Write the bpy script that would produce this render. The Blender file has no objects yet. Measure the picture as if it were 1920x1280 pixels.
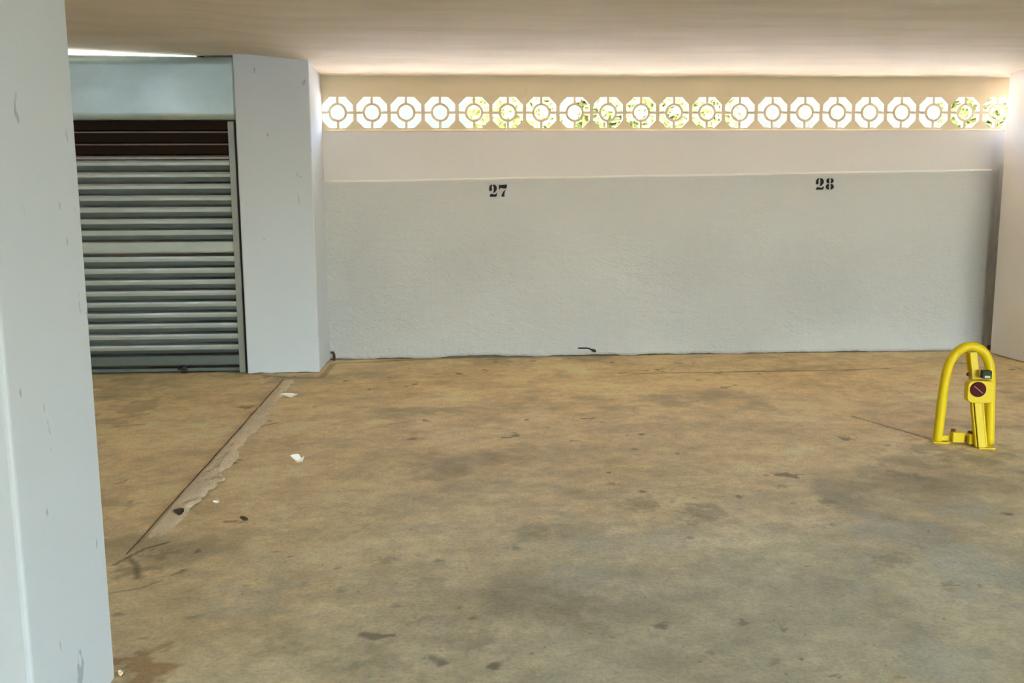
import bpy, bmesh, math, random
import numpy as np
from mathutils import Vector, Matrix

random.seed(7)
rng = np.random.default_rng(7)
sc = bpy.context.scene
col = sc.collection

# ------------------------------------------------------------------ camera
F, PI_, RO, YA, H = 1750.0, 0.14937, 0.00562, 0.05741, 1.4      # focal length in px of a 1920 frame, pitch, roll, yaw, eye height


def ray(u, v):
    """direction in the room of a photo pixel"""
    x2, u2, d = (u - 960) / F, (640 - v) / F, 1.0
    c, s = math.cos(RO), math.sin(RO)
    x, uu = c * x2 + s * u2, -s * x2 + c * u2
    c, s = math.cos(PI_), math.sin(PI_)
    y, z = c * d + s * uu, -s * d + c * uu
    c, s = math.cos(YA), math.sin(YA)
    return Vector((c * x + s * y, -s * x + c * y, z))


def on_floor(u, v, z=0.0):
    r = ray(u, v)
    t = (z - H) / r.z
    return Vector((r.x * t, r.y * t, z))


def on_y(u, v, Y):
    r = ray(u, v)
    t = Y / r.y
    return Vector((r.x * t, Y, H + r.z * t))


cam_data = bpy.data.cameras.new('camera')
cam = bpy.data.objects.new('camera', cam_data)
col.objects.link(cam)
fwd = ray(960, 640).normalized()
right = (ray(1960, 640) - ray(960, 640)).normalized()
up = right.cross(fwd)
m = Matrix((right, up, -fwd)).transposed().to_4x4()
m.translation = (0, 0, H)
cam.matrix_world = m
cam_data.sensor_width = 36.0
cam_data.lens = 36.0 * F / 1920.0
cam_data.clip_start = 0.05
cam_data.clip_end = 400
sc.camera = cam

# ------------------------------------------------------------------ sky, sun, exposure
w = bpy.data.worlds.new('sky')
sc.world = w
w.use_nodes = True
nt = w.node_tree
bg = nt.nodes['Background']
sky = nt.nodes.new('ShaderNodeTexSky')
sky.sky_type = 'NISHITA'
sky.sun_disc = False
sky.sun_elevation = math.radians(68)
sky.sun_rotation = math.radians(80)
sky.air_density = 1.0
sky.dust_density = 1.0
nt.links.new(sky.outputs['Color'], bg.inputs['Color'])
bg.inputs['Strength'].default_value = 2.2

sun_d = bpy.data.lights.new('sun', 'SUN')
sun = bpy.data.objects.new('sun', sun_d)
col.objects.link(sun)
sun_d.energy = 25.0
sun_d.angle = math.radians(0.6)
sun_d.color = (1.0, 0.93, 0.82)
sun.rotation_euler = Vector((-0.36, -0.10, -0.93)).to_track_quat('-Z', 'Y').to_euler()

sc.view_settings.view_transform = 'Standard'
sc.view_settings.look = 'None'
sc.view_settings.gamma = 1.0
sc.view_settings.use_curve_mapping = False
sc.view_settings.exposure = 1.75

# ------------------------------------------------------------------ helpers
D = 8.361          # inner face of the back wall
ZB = 2.1644        # middle of the lattice row
PT = 0.2947        # lattice pitch
X0 = -1.0192       # middle of the first lattice block
XL = -1.156        # right face of the shutter pillar
YS = 7.79          # plane of the roller shutter
XR, YR = 4.84, 8.15   # corner of the right pillar


def link(o, parent=None):
    col.objects.link(o)
    if parent is not None:
        o.parent = parent
    return o


def tag(o, label=None, cat=None, group=None, kind=None):
    if label: o['label'] = label
    if cat: o['category'] = cat
    if group: o['group'] = group
    if kind: o['kind'] = kind
    return o


def mesh_obj(name, verts, faces, mat, parent=None, smooth=False):
    me = bpy.data.meshes.new(name)
    me.from_pydata([tuple(v) for v in verts], [], faces)
    me.materials.append(mat)
    if smooth:
        for p in me.polygons: p.use_smooth = True
    me.update()
    return link(bpy.data.objects.new(name, me), parent)


def bm_obj(name, bm, mat, parent=None, smooth=False):
    bmesh.ops.recalc_face_normals(bm, faces=bm.faces)
    me = bpy.data.meshes.new(name)
    bm.to_mesh(me)
    bm.free()
    me.materials.append(mat)
    if smooth:
        for p in me.polygons: p.use_smooth = True
    return link(bpy.data.objects.new(name, me), parent)


def add_box(bm, x0, x1, y0, y1, z0, z1, bev=0.0, seg=2):
    b2 = bmesh.new()
    vs = [b2.verts.new((x, y, z)) for x in (x0, x1) for y in (y0, y1) for z in (z0, z1)]
    for f in ((0, 1, 3, 2), (4, 6, 7, 5), (0, 4, 5, 1), (2, 3, 7, 6), (0, 2, 6, 4), (1, 5, 7, 3)):
        b2.faces.new([vs[i] for i in f])
    bmesh.ops.recalc_face_normals(b2, faces=b2.faces)
    if bev:
        bmesh.ops.bevel(b2, geom=list(b2.edges), offset=bev, segments=seg, profile=0.5, affect='EDGES')
    merge(bm, b2)


def merge(bm, b2, mtx=None):
    if mtx is not None:
        bmesh.ops.transform(b2, matrix=mtx, verts=b2.verts)
    t = bpy.data.meshes.new('t')
    b2.to_mesh(t)
    b2.free()
    bm.from_mesh(t)
    bpy.data.meshes.remove(t)


def box_obj(name, x0, x1, y0, y1, z0, z1, mat, parent=None, bev=0.0):
    bm = bmesh.new()
    add_box(bm, x0, x1, y0, y1, z0, z1, bev)
    return bm_obj(name, bm, mat, parent)


def tube(bm, pts, r, n=14, cap=True):
    """round tube along a polyline"""
    pts = [Vector(p) for p in pts]
    rings = []
    ref = None
    for i, p in enumerate(pts):
        a = pts[max(0, i - 1)]
        b = pts[min(len(pts) - 1, i + 1)]
        t = (b - a).normalized()
        if ref is None:
            ref = t.orthogonal().normalized()
        ref = (ref - t * ref.dot(t)).normalized()
        s = t.cross(ref)
        rings.append([bm.verts.new(p + r * (math.cos(q) * ref + math.sin(q) * s)) for q in [2 * math.pi * k / n for k in range(n)]])
    for a, b in zip(rings, rings[1:]):
        for k in range(n):
            bm.faces.new((a[k], a[(k + 1) % n], b[(k + 1) % n], b[k]))
    if cap:
        bm.faces.new(rings[0][::-1])
        bm.faces.new(rings[-1])


def catmull(pts, n=8):
    pts = [Vector(p) for p in pts]
    P = [2 * pts[0] - pts[1]] + pts + [2 * pts[-1] - pts[-2]]
    out = []
    for i in range(1, len(P) - 2):
        for k in range(n):
            t = k / n
            a, b, c, d = P[i - 1], P[i], P[i + 1], P[i + 2]
            out.append(0.5 * ((2 * b) + (c - a) * t + (2 * a - 5 * b + 4 * c - d) * t * t + (3 * b - a - 3 * c + d) * t ** 3))
    out.append(pts[-1])
    return out


def vnoise(x, y, seed=0):
    """smooth value noise on arrays"""
    g = np.random.default_rng(seed).random((256, 256))
    xi, yi = np.floor(x).astype(int), np.floor(y).astype(int)
    fx, fy = x - xi, y - yi
    fx, fy = fx * fx * (3 - 2 * fx), fy * fy * (3 - 2 * fy)
    a, b = g[xi % 256, yi % 256], g[(xi + 1) % 256, yi % 256]
    c, d = g[xi % 256, (yi + 1) % 256], g[(xi + 1) % 256, (yi + 1) % 256]
    return (a * (1 - fx) + b * fx) * (1 - fy) + (c * (1 - fx) + d * fx) * fy


def fbm(x, y, seed=0, o=4):
    s, a, t = 0.0, 1.0, 0.0
    for k in range(o):
        s = s + a * vnoise(x * 2 ** k + 17.3 * k, y * 2 ** k + 5.1 * k, seed + k)
        t += a
        a *= 0.55
    return s / t


def sstep(a, b, x):
    t = np.clip((x - a) / (b - a), 0, 1)
    return t * t * (3 - 2 * t)


# ------------------------------------------------------------------ materials
class NT:
    def __init__(self, name):
        self.m = bpy.data.materials.new(name)
        self.m.use_nodes = True
        self.t = self.m.node_tree
        self.b = self.t.nodes['Principled BSDF']
        self.tc = None

    def n(self, kind, **kw):
        o = self.t.nodes.new(kind)
        for k, v in kw.items(): setattr(o, k, v)
        return o

    def l(self, a, b): self.t.links.new(a, b)

    def coord(self, scale=(1, 1, 1)):
        if self.tc is None:
            self.tc = self.n('ShaderNodeTexCoord')
        mp = self.n('ShaderNodeMapping')
        mp.inputs['Scale'].default_value = scale
        self.l(self.tc.outputs['Object'], mp.inputs['Vector'])
        return mp.outputs['Vector']

    def noise(self, scale, detail=4, rough=0.55, stretch=(1, 1, 1)):
        o = self.n('ShaderNodeTexNoise')
        o.inputs['Scale'].default_value = scale
        o.inputs['Detail'].default_value = detail
        o.inputs['Roughness'].default_value = rough
        self.l(self.coord(stretch), o.inputs['Vector'])
        return o.outputs['Fac']

    def ramp(self, fac, stops):
        o = self.n('ShaderNodeValToRGB')
        e = o.color_ramp.elements
        while len(e) < len(stops): e.new(0.5)
        for k, (p, c) in zip(e, stops):
            k.position = p
            k.color = (*c, 1) if len(c) == 3 else c
        self.l(fac, o.inputs['Fac'])
        return o.outputs['Color']

    def mix(self, fac, a, b, mode='MIX'):
        o = self.n('ShaderNodeMix', data_type='RGBA', blend_type=mode)
        for sock, val in ((o.inputs[0], fac), (o.inputs[6], a), (o.inputs[7], b)):
            if hasattr(val, 'is_linked'): self.l(val, sock)
            elif isinstance(val, tuple): sock.default_value = (*val, 1)
            else: sock.default_value = val
        return o.outputs[2]

    def add(self, *hs):
        cur = None
        for h, k in hs:
            mu = self.n('ShaderNodeMath', operation='MULTIPLY')
            self.l(h, mu.inputs[0])
            mu.inputs[1].default_value = k
            if cur is None: cur = mu.outputs[0]
            else:
                ad = self.n('ShaderNodeMath', operation='ADD')
                self.l(cur, ad.inputs[0]); self.l(mu.outputs[0], ad.inputs[1])
                cur = ad.outputs[0]
        return cur

    def bump(self, h, dist, strength=1.0):
        o = self.n('ShaderNodeBump')
        o.inputs['Distance'].default_value = dist
        o.inputs['Strength'].default_value = strength
        self.l(h, o.inputs['Height'])
        self.l(o.outputs['Normal'], self.b.inputs['Normal'])

    def base(self, c):
        if hasattr(c, 'is_linked'): self.l(c, self.b.inputs['Base Color'])
        else: self.b.inputs['Base Color'].default_value = (*c, 1)

    def set(self, **kw):
        for k, v in kw.items(): self.b.inputs[k.replace('_', ' ')].default_value = v


def plaster(name, c1, c2, spots=0.0, rough_mm=1.5, streak=(1, 1, 1), big=0.9):
    t = NT(name)
    c = t.mix(t.noise(big, 5, 0.6), c1, c2)
    if spots:
        s = t.ramp(t.noise(13, 3, 0.6, (1, 1, 0.45)), [(0.0, (1, 1, 1)), (0.68, (1, 1, 1)), (0.72, (0.5, 0.5, 0.5))])
        c = t.mix(spots, c, s, 'MULTIPLY')
    t.base(c)
    t.set(Roughness=0.85)
    t.b.inputs['Specular IOR Level'].default_value = 0.25
    h = t.add((t.noise(9, 6, 0.6, streak), 1.0), (t.noise(45, 4, 0.6, streak), 0.35))
    t.bump(h, rough_mm * 0.001 * 4, 1.0)
    return t.m


M = {}
M['wall'] = plaster('wall_paint', (0.75, 0.705, 0.655), (0.70, 0.655, 0.60), 0.0, 0.5)
M['ceiling'] = plaster('ceiling_paint', (0.80, 0.71, 0.59), (0.73, 0.635, 0.50), 0.0, 1.2, (0.35, 2.2, 1), 0.6)
M['pillar_lightened'] = plaster('lightened_pillar_paint', (0.90, 0.85, 0.80), (0.86, 0.80, 0.75), 0.0, 0.5)  # pillar paint lightened to make up for light missing on its face
M['column'] = plaster('darkened_column_paint', (0.51, 0.525, 0.52), (0.46, 0.48, 0.48), 0.7, 0.5)  # pillar paint darkened to offset the strong light falling on the column
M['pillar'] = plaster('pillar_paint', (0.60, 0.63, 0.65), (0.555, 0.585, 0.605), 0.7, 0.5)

cm = M['ceiling'].node_tree
pb_ = cm.nodes['Principled BSDF']
src = pb_.inputs['Base Color'].links[0].from_socket
tcn = [n for n in cm.nodes if n.type == 'TEX_COORD'][0]
mpn = cm.nodes.new('ShaderNodeMapping'); mpn.inputs['Scale'].default_value = (0.6, 2.6, 1.0)
cm.links.new(tcn.outputs['Object'], mpn.inputs['Vector'])
nn = cm.nodes.new('ShaderNodeTexNoise'); nn.inputs['Scale'].default_value = 1.6; nn.inputs['Detail'].default_value = 6; nn.inputs['Roughness'].default_value = 0.6
cm.links.new(mpn.outputs['Vector'], nn.inputs['Vector'])
rp = cm.nodes.new('ShaderNodeValToRGB')
rp.color_ramp.elements[0].position = 0.34; rp.color_ramp.elements[0].color = (0.90, 0.88, 0.84, 1)
rp.color_ramp.elements[1].position = 0.66; rp.color_ramp.elements[1].color = (1.02, 1.02, 1.02, 1)
cm.links.new(nn.outputs['Fac'], rp.inputs['Fac'])
mx_ = cm.nodes.new('ShaderNodeMix'); mx_.data_type = 'RGBA'; mx_.blend_type = 'MULTIPLY'; mx_.inputs[0].default_value = 1.0
cm.links.new(src, mx_.inputs[6]); cm.links.new(rp.outputs['Color'], mx_.inputs[7])
cm.links.new(mx_.outputs[2], pb_.inputs['Base Color'])

# rough rendered lower wall: coarse horizontal trowel relief, strongest in the middle and lower part
t = NT('rough_render')
c = t.mix(t.noise(1.3, 5, 0.6), (0.61, 0.595, 0.57), (0.55, 0.535, 0.495))
t.base(c)
t.set(Roughness=0.9)
t.b.inputs['Specular IOR Level'].default_value = 0.2
patch = t.ramp(t.noise(0.8, 3, 0.5), [(0.35, (0.4, 0.4, 0.4)), (0.65, (1, 1, 1))])
h = t.add((t.noise(7, 7, 0.68, (1, 1, 2.2)), 1.0), (t.noise(28, 4, 0.7, (1, 1, 1.8)), 0.5))
mu = t.n('ShaderNodeMath', operation='MULTIPLY')
t.l(h, mu.inputs[0]); t.l(patch, mu.inputs[1])
sx = t.n('ShaderNodeSeparateXYZ')
t.l(t.tc.outputs['Object'], sx.inputs[0])
zs = t.n('ShaderNodeMath', operation='MULTIPLY')
t.l(sx.outputs['Z'], zs.inputs[0]); zs.inputs[1].default_value = 0.6
zr_ = t.ramp(zs.outputs[0], [(0.0, (0.7,) * 3), (0.22, (1, 1, 1)), (0.5, (0.9,) * 3), (0.85, (0.25,) * 3)])
mu2 = t.n('ShaderNodeMath', operation='MULTIPLY')
t.l(mu.outputs[0], mu2.inputs[0]); t.l(zr_, mu2.inputs[1])
t.bump(mu2.outputs[0], 0.030)
M['render'] = t.m

M['lattice'] = plaster('lattice_cement', (0.80, 0.67, 0.455), (0.73, 0.59, 0.385), 0.0, 0.8)
M['edge_glint'] = plaster('ledge_glint', (0.88, 0.83, 0.76), (0.84, 0.78, 0.70), 0, 0.5)  # lighter tone paints the highlight along the ledge edge
M['edge_glint_warm'] = plaster('sill_glint', (0.86, 0.77, 0.60), (0.80, 0.70, 0.52), 0, 0.5)
M['mortar_dark'] = plaster('dark_mortar', (0.10, 0.085, 0.06), (0.19, 0.15, 0.10), 0.0, 3)
M['mortar'] = plaster('mortar_strip', (0.90, 0.73, 0.50), (0.70, 0.54, 0.33), 0.0, 6.0, (1, 1, 1), 9)
M['paint_black'] = plaster('black_stencil_paint', (0.012, 0.012, 0.011), (0.03, 0.03, 0.028), 0, 0.3, (1, 1, 1), 40)


def metal(name, c1, c2, rough, streak, sc_=6, bump=True):
    t = NT(name)
    c = t.mix(t.noise(sc_, 5, 0.65, streak), c1, c2)
    t.base(c)
    t.set(Metallic=0.85)
    r = t.ramp(t.noise(sc_ * 2, 4, 0.6, streak), [(0.3, (rough - 0.04,) * 3), (0.7, (rough + 0.08,) * 3)])
    t.l(r, t.b.inputs['Roughness'])
    if bump: t.bump(t.noise(sc_ * 3, 3, 0.5, streak), 0.0004)
    return t.m


M['galv'] = metal('galvanised_slat', (0.58, 0.66, 0.66), (0.38, 0.45, 0.45), 0.37, (0.5, 1, 2), 6, False)
M['galv_box'] = metal('galvanised_box', (0.66, 0.82, 0.90), (0.40, 0.55, 0.62), 0.38, (0.7, 1, 1.2), 3)
M['galv_rail'] = metal('galvanised_rail', (0.42, 0.45, 0.43), (0.28, 0.31, 0.29), 0.42, (1, 1, 0.5))
M['brown_slat'] = metal('dark_brown_slat', (0.022, 0.012, 0.006), (0.012, 0.007, 0.004), 0.5, (1, 1, 1))
M['brown_slat'].node_tree.nodes['Principled BSDF'].inputs['Metallic'].default_value = 0.0
M['brown_slat'].node_tree.nodes['Principled BSDF'].inputs['Specular IOR Level'].default_value = 0.08
M['seam'] = metal('slat_seam', (0.22, 0.17, 0.15), (0.16, 0.12, 0.10), 0.5, (1, 1, 1))

t = NT('yellow_enamel')
c = t.mix(t.ramp(t.noise(22, 5, 0.65), [(0.66, (0, 0, 0)), (0.78, (1, 1, 1))]), (0.74, 0.52, 0.002), (0.42, 0.27, 0.02))
t.base(c); t.set(Roughness=0.5)
t.b.inputs['Specular IOR Level'].default_value = 0.3
M['yellow'] = t.m


def plain(name, c, rough=0.6, metallic=0.0, var=0.25, sc_=20):
    t = NT(name)
    t.base(t.mix(t.noise(sc_, 3), c, tuple(x * (1 - var) for x in c)))
    t.set(Roughness=rough, Metallic=metallic)
    return t.m


M['red'] = plain('dark_red_reflector', (0.075, 0.001, 0.002), 0.5)
M['red'].node_tree.nodes['Principled BSDF'].inputs['Specular IOR Level'].default_value = 0.1
M['olive'] = plain('olive_lock', (0.055, 0.062, 0.028), 0.6)
M['olive'].node_tree.nodes['Principled BSDF'].inputs['Specular IOR Level'].default_value = 0.15
M['sticker'] = plain('pale_sticker', (0.62, 0.64, 0.52), 0.6)
M['rust'] = plain('rusty_bolt', (0.17, 0.07, 0.025), 0.8, 0.3, 0.5, 60)
M['black'] = plain('black_plastic', (0.012, 0.012, 0.012), 0.55)
M['paper'] = plain('paper_scrap', (0.93, 0.88, 0.76), 0.8, 0, 0.05)
M['leaf_dry'] = plain('dry_leaf', (0.075, 0.04, 0.018), 0.8, 0, 0.5)
M['terrace'] = plaster('terrace_paving', (0.75, 0.69, 0.66), (0.69, 0.63, 0.60), 0, 1)
M['asphalt'] = plaster('asphalt', (0.17, 0.175, 0.18), (0.13, 0.135, 0.14), 0, 1)
M['lawn'] = plaster('lawn', (0.16, 0.17, 0.07), (0.12, 0.13, 0.05), 0, 3, (1, 1, 1), 3)
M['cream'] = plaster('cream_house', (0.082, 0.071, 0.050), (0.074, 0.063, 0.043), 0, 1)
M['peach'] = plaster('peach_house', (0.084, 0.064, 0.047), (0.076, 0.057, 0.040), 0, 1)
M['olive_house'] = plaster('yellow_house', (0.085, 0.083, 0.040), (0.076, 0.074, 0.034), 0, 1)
M['leaf'] = plain('green_leaf', (0.42, 0.42, 0.13), 0.6, 0, 0.25, 5)
M['bark'] = plain('bark', (0.12, 0.08, 0.05), 0.9)
t = NT('tube_glow')
t.base((0.9, 0.88, 0.85))
t.b.inputs['Emission Color'].default_value = (1, 0.95, 0.90, 1)
t.set(Emission_Strength=4.0)
M['glow'] = t.m
t = NT('lamp_tube')
t.base((0.9, 0.9, 0.9))
t.b.inputs['Emission Color'].default_value = (0.86, 0.95, 1.0, 1)
t.set(Emission_Strength=15.0)
M['lamp_tube'] = t.m

# ------------------------------------------------------------------ floor
FX0, FX1, FY0, FY1 = -4.6, 8.0, -6.5, 8.45
xs = np.concatenate([np.linspace(FX0, -3.5, 12)[:-1], np.arange(-3.5, 5.2, 0.0125), np.linspace(5.2, FX1, 24)])
ys = [FY0 + 0.15 * k for k in range(int((2.2 - FY0) / 0.15))]
y = 2.2
while y < FY1:
    ys.append(y)
    y += 0.0029 * y + 0.001
ys = np.array(ys + [FY1])
GX, GY = np.meshgrid(xs, ys)
nx, ny = len(xs), len(ys)


def floor_z(X, Y):
    return 0.010 * (fbm(X * 0.9, Y * 0.9, 3, 3) - 0.5) * sstep(2.0, 3.0, Y) * (1 - sstep(7.2, 7.7, Y)) \
        + 0.0035 * (fbm(X * 7, Y * 7, 5, 3) - 0.5)


GZ = floor_z(GX, GY)
# dirt map of the concrete: dusty tan over grey-green cement, partly painted light
warp = (fbm(GX * 0.7, GY * 0.7, 11, 4) - 0.5)
dust_and_light = sstep(2.2, 4.9, GY + 2.0 * warp - 0.33 * np.clip(GX - 0.2, -1.6, 9) * (1 - sstep(5.0, 6.6, GY)))
dust_and_light = np.maximum(dust_and_light, 0.75 * sstep(-0.6, -1.5, GX + 0.8 * warp))
n1 = fbm(GX * 2.2, GY * 2.2, 21, 5)
n2 = fbm(GX * 6.0, GY * 9.0, 31, 5)
n3 = fbm(GX * 24, GY * 24, 41, 3)
tan = np.array([0.860, 0.625, 0.320])
grey = np.array([0.640, 0.565, 0.370])
dk = np.array([0.31, 0.255, 0.15])
colr = grey[None, None] * (1 - dust_and_light[..., None]) + tan[None, None] * dust_and_light[..., None]
colr = colr * (0.72 + 0.52 * n1[..., None]) * (0.76 + 0.46 * n2[..., None]) * (0.82 + 0.36 * n3[..., None])
blot = sstep(0.60, 0.78, fbm(GX * 1.6 + 9, GY * 1.6, 51, 5)) * 0.55
colr = colr * (1 - blot[..., None]) + dk[None, None] * blot[..., None]
pale = sstep(0.60, 0.75, fbm(GX * 1.3 + 3, GY * 1.9, 61, 5)) * 0.45 * (1 - dust_and_light)
colr = colr * (1 - pale[..., None]) + np.array([0.47, 0.475, 0.40])[None, None] * pale[..., None]
# scattered small pits and oil drops
pit = sstep(0.745, 0.80, fbm(GX * 9, GY * 9, 71, 3)) * sstep(0.50, 0.62, fbm(GX * 1.1, GY * 1.1, 73, 2))
colr = colr * (1 - 0.55 * pit[..., None])


def blotch(u, v, ru, k, c=(0.10, 0.085, 0.05), flat=1.0, seed=0, ang=0.0):
    """a stain of ragged outline; ru = half width in photo px, on the floor, real shape"""
    global colr
    p = on_floor(u, v)
    r = (on_floor(u + ru, v) - p).length
    rx = 1.6 * r * max(1, flat)
    i0, i1 = np.searchsorted(xs, (p.x - rx, p.x + rx))
    j0, j1 = np.searchsorted(ys, (p.y - rx, p.y + rx))
    W = (slice(j0, j1), slice(i0, i1))
    LX, LY = GX[W], GY[W]
    dx, dy = LX - p.x, LY - p.y
    ca, sa = math.cos(ang), math.sin(ang)
    ex, ey = (ca * dx + sa * dy) / r, (-sa * dx + ca * dy) / (r * flat)
    d = np.sqrt(ex * ex + ey * ey) + 2.6 * (fbm(LX * 2.6 / r + seed, LY * 2.6 / r, 80 + seed, 5) - 0.5)
    a = (k * (1 - sstep(0.35, 1.0, d)))[..., None]
    colr[W] = colr[W] * (1 - a) + np.array(c)[None, None] * a


def streak(pts, half, k, c=(0.12, 0.09, 0.05), seed=0):
    """a line stain along photo points, half width in metres"""
    global colr
    P = [on_floor(*q) for q in pts]
    mx = 4 * half
    i0, i1 = np.searchsorted(xs, (min(q.x for q in P) - mx, max(q.x for q in P) + mx))
    j0, j1 = np.searchsorted(ys, (min(q.y for q in P) - mx, max(q.y for q in P) + mx))
    W = (slice(j0, j1), slice(i0, i1))
    LX, LY = GX[W], GY[W]
    best = np.full(LX.shape, 9.0)
    for a, b in zip(P, P[1:]):
        dx, dy = b.x - a.x, b.y - a.y
        L2 = dx * dx + dy * dy
        tt = np.clip(((LX - a.x) * dx + (LY - a.y) * dy) / L2, 0, 1)
        best = np.minimum(best, np.hypot(LX - a.x - tt * dx, LY - a.y - tt * dy))
    wob = half * (0.5 + 1.1 * fbm(LX * 8, LY * 8, 90 + seed, 3))
    al = (k * (1 - sstep(0.4, 1.0, best / wob)))[..., None]
    colr[W] = colr[W] * (1 - al) + np.array(c)[None, None] * al


for i, (u, v, ru, k, fl) in enumerate([
        (1587, 822, 16, .85, 1.2), (1800, 850, 95, .5, 1.3), (1700, 862, 70, .35, 1.1), (1310, 962, 60, .5, 1.2), (1205, 945, 45, .4, 1.0),
        (1550, 940, 22, .5, 1.1), (1670, 1050, 38, .45, 1.0), (1240, 1172, 20, .75, 1.0), (1395, 1168, 18, .65, 1.0), (1468, 1180, 9, .8, 1),
        (1780, 1096, 16, .6, 1), (1835, 1098, 10, .7, 1), (1720, 1024, 18, .6, 1), (1735, 1008, 6, .8, 1), (1562, 985, 8, .7, 1),
        (1455, 888, 12, .6, 1), (1465, 912, 14, .5, 1), (1148, 908, 14, .55, 1), (965, 1027, 14, .6, 1), (640, 1106, 12, .55, 1),
        (570, 1096, 14, .45, 1), (632, 1065, 6, .8, 1), (720, 1050, 24, .45, 1), (820, 1052, 12, .6, 1), (770, 1165, 24, .5, 1),
        (1565, 1265, 10, .8, 1), (1685, 1268, 9, .6, 1), (1330, 1222, 10, .6, 1), (1455, 1240, 14, .45, 1), (994, 1225, 6, .8, 1),
        (370, 1155, 16, .5, 1), (335, 964, 10, .8, 1.6), (800, 1090, 30, .3, 1), (1290, 1010, 9, .6, 1), (455, 978, 10, .6, 1),
        (1000, 1000, 50, .3, 1.0), (1060, 1130, 70, .25, 1.3), (540, 1215, 60, .35, .8), (700, 1240, 90, .3, .8), (880, 1200, 60, .3, 1)]):
    blotch(u, v, ru, k * 0.85, (0.17, 0.15, 0.085), fl, i)
for i, (u, v, ru, k, fl, c) in enumerate([
        (262, 1250, 75, .75, 1.2, (0.38, 0.21, 0.075)), (240, 1075, 55, .5, 1.0, (0.22, 0.17, 0.09)), (300, 1040, 40, .5, .8, (0.24, 0.18, 0.10)),
        (1700, 1000, 140, .35, 1.0, (0.50, 0.51, 0.45)), (1850, 1080, 110, .4, 1.2, (0.50, 0.51, 0.45)), (1790, 960, 80, .35, 1, (0.52, 0.53, 0.46)),
        (1080, 1080, 90, .35, 1, (0.40, 0.41, 0.35)), (470, 1120, 110, .3, .8, (0.42, 0.40, 0.32)), (1290, 860, 120, .25, 1.2, (0.50, 0.38, 0.17)),
        (830, 880, 70, .3, 1, (0.33, 0.21, 0.10)), (950, 860, 60, .25, 1, (0.33, 0.21, 0.10)), (1030, 858, 22, .6, .6, (0.58, 0.48, 0.34)),
        (250, 770, 60, .4, 2, (0.30, 0.20, 0.10)), (230, 720, 80, .35, 2, (0.30, 0.20, 0.10)), (700, 690, 70, .3, 2, (0.62, 0.46, 0.28))]):
    blotch(u, v, ru, k, c, fl, 100 + i)
streak([(1190, 700), (1400, 697), (1560, 694), (1665, 691)], 0.020, .8, (0.20, 0.13, 0.07), 1)
streak([(1600, 781), (1650, 795), (1700, 810), (1748, 824)], 0.014, .8, (0.17, 0.09, 0.04), 2)
streak([(470, 806), (500, 796), (520, 792)], 0.012, .7, (0.18, 0.12, 0.06), 3)
streak([(730, 795), (780, 790)], 0.014, .5, (0.2, 0.14, 0.07), 4)
streak([(212, 800), (270, 795)], 0.02, .5, (0.2, 0.14, 0.07), 5)
streak([(240, 1046), (270, 1030), (316, 1016)], 0.010, .8, (0.13, 0.09, 0.045), 6)
streak([(214, 1060), (240, 1045), (256, 1062), (258, 1085)], 0.012, .7, (0.14, 0.10, 0.05), 7)
streak([(210, 1112), (262, 1104), (300, 1090)], 0.010, .5, (0.14, 0.10, 0.05), 8)
# darker brown band along the foot of the pillar and of the wall
streak([(466, 700), (540, 708), (603, 708), (624, 682), (780, 674), (1100, 665), (1500, 660), (1850, 658)], 0.035, .55, (0.24, 0.16, 0.08), 9)
# trowel sweeps in the near floor
for k, (u0, v0, u1, v1) in enumerate([(1070, 1100, 1150, 1190), (1100, 1095, 1180, 1185), (1130, 1100, 1200, 1170), (1060, 1200, 1180, 1190), (1070, 1215, 1190, 1205)]):
    streak([(u0, v0), (u1, v1)], 0.006, .35, (0.46, 0.43, 0.33), 20 + k)

verts = np.stack([GX, GY, GZ], -1).reshape(-1, 3)
idx = np.arange(nx * ny).reshape(ny, nx)
faces = np.stack([idx[:-1, :-1], idx[:-1, 1:], idx[1:, 1:], idx[1:, :-1]], -1).reshape(-1, 4)
me = bpy.data.meshes.new('floor')
me.vertices.add(len(verts)); me.vertices.foreach_set('co', verts.astype(np.float32).ravel())
me.loops.add(faces.size); me.loops.foreach_set('vertex_index', faces.astype(np.int32).ravel())
me.polygons.add(len(faces)); me.polygons.foreach_set('loop_start', np.arange(0, faces.size, 4, dtype=np.int32))
at = me.color_attributes.new('dirt', 'FLOAT_COLOR', 'POINT')
rgba = np.ones((nx * ny, 4), np.float32)
rgba[:, :3] = np.clip(colr.reshape(-1, 3), 0.01, 0.9)
at.data.foreach_set('color', rgba.ravel())
me.update(); me.validate()
t = NT('dusty_concrete')
a = t.n('ShaderNodeVertexColor', layer_name='dirt')
fine = t.ramp(t.noise(60, 5, 0.7), [(0.25, (0.72, 0.72, 0.70)), (0.55, (1, 1, 1)), (0.8, (1.12, 1.12, 1.1))])
spk = t.ramp(t.noise(38, 2, 0.5), [(0.70, (1, 1, 1)), (0.745, (0.5, 0.47, 0.4))])
t.base(t.mix(0.8, t.mix(1.0, a.outputs['Color'], fine, 'MULTIPLY'), spk, 'MULTIPLY'))
rr = t.ramp(t.noise(3, 4), [(0.3, (0.62,) * 3), (0.7, (0.82,) * 3)])
t.l(rr, t.b.inputs['Roughness'])
t.b.inputs['Specular IOR Level'].default_value = 0.35
t.bump(t.add((t.noise(18, 6, 0.65), 1.0), (t.noise(70, 4, 0.7), 0.4)), 0.006)
me.materials.append(t.m)
me.polygons.foreach_set('use_smooth', np.ones(len(faces), dtype=bool))
floor = link(bpy.data.objects.new('floor', me))
tag(floor, 'bare dusty concrete floor, tan at the back and grey green in front', kind='structure')

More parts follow.
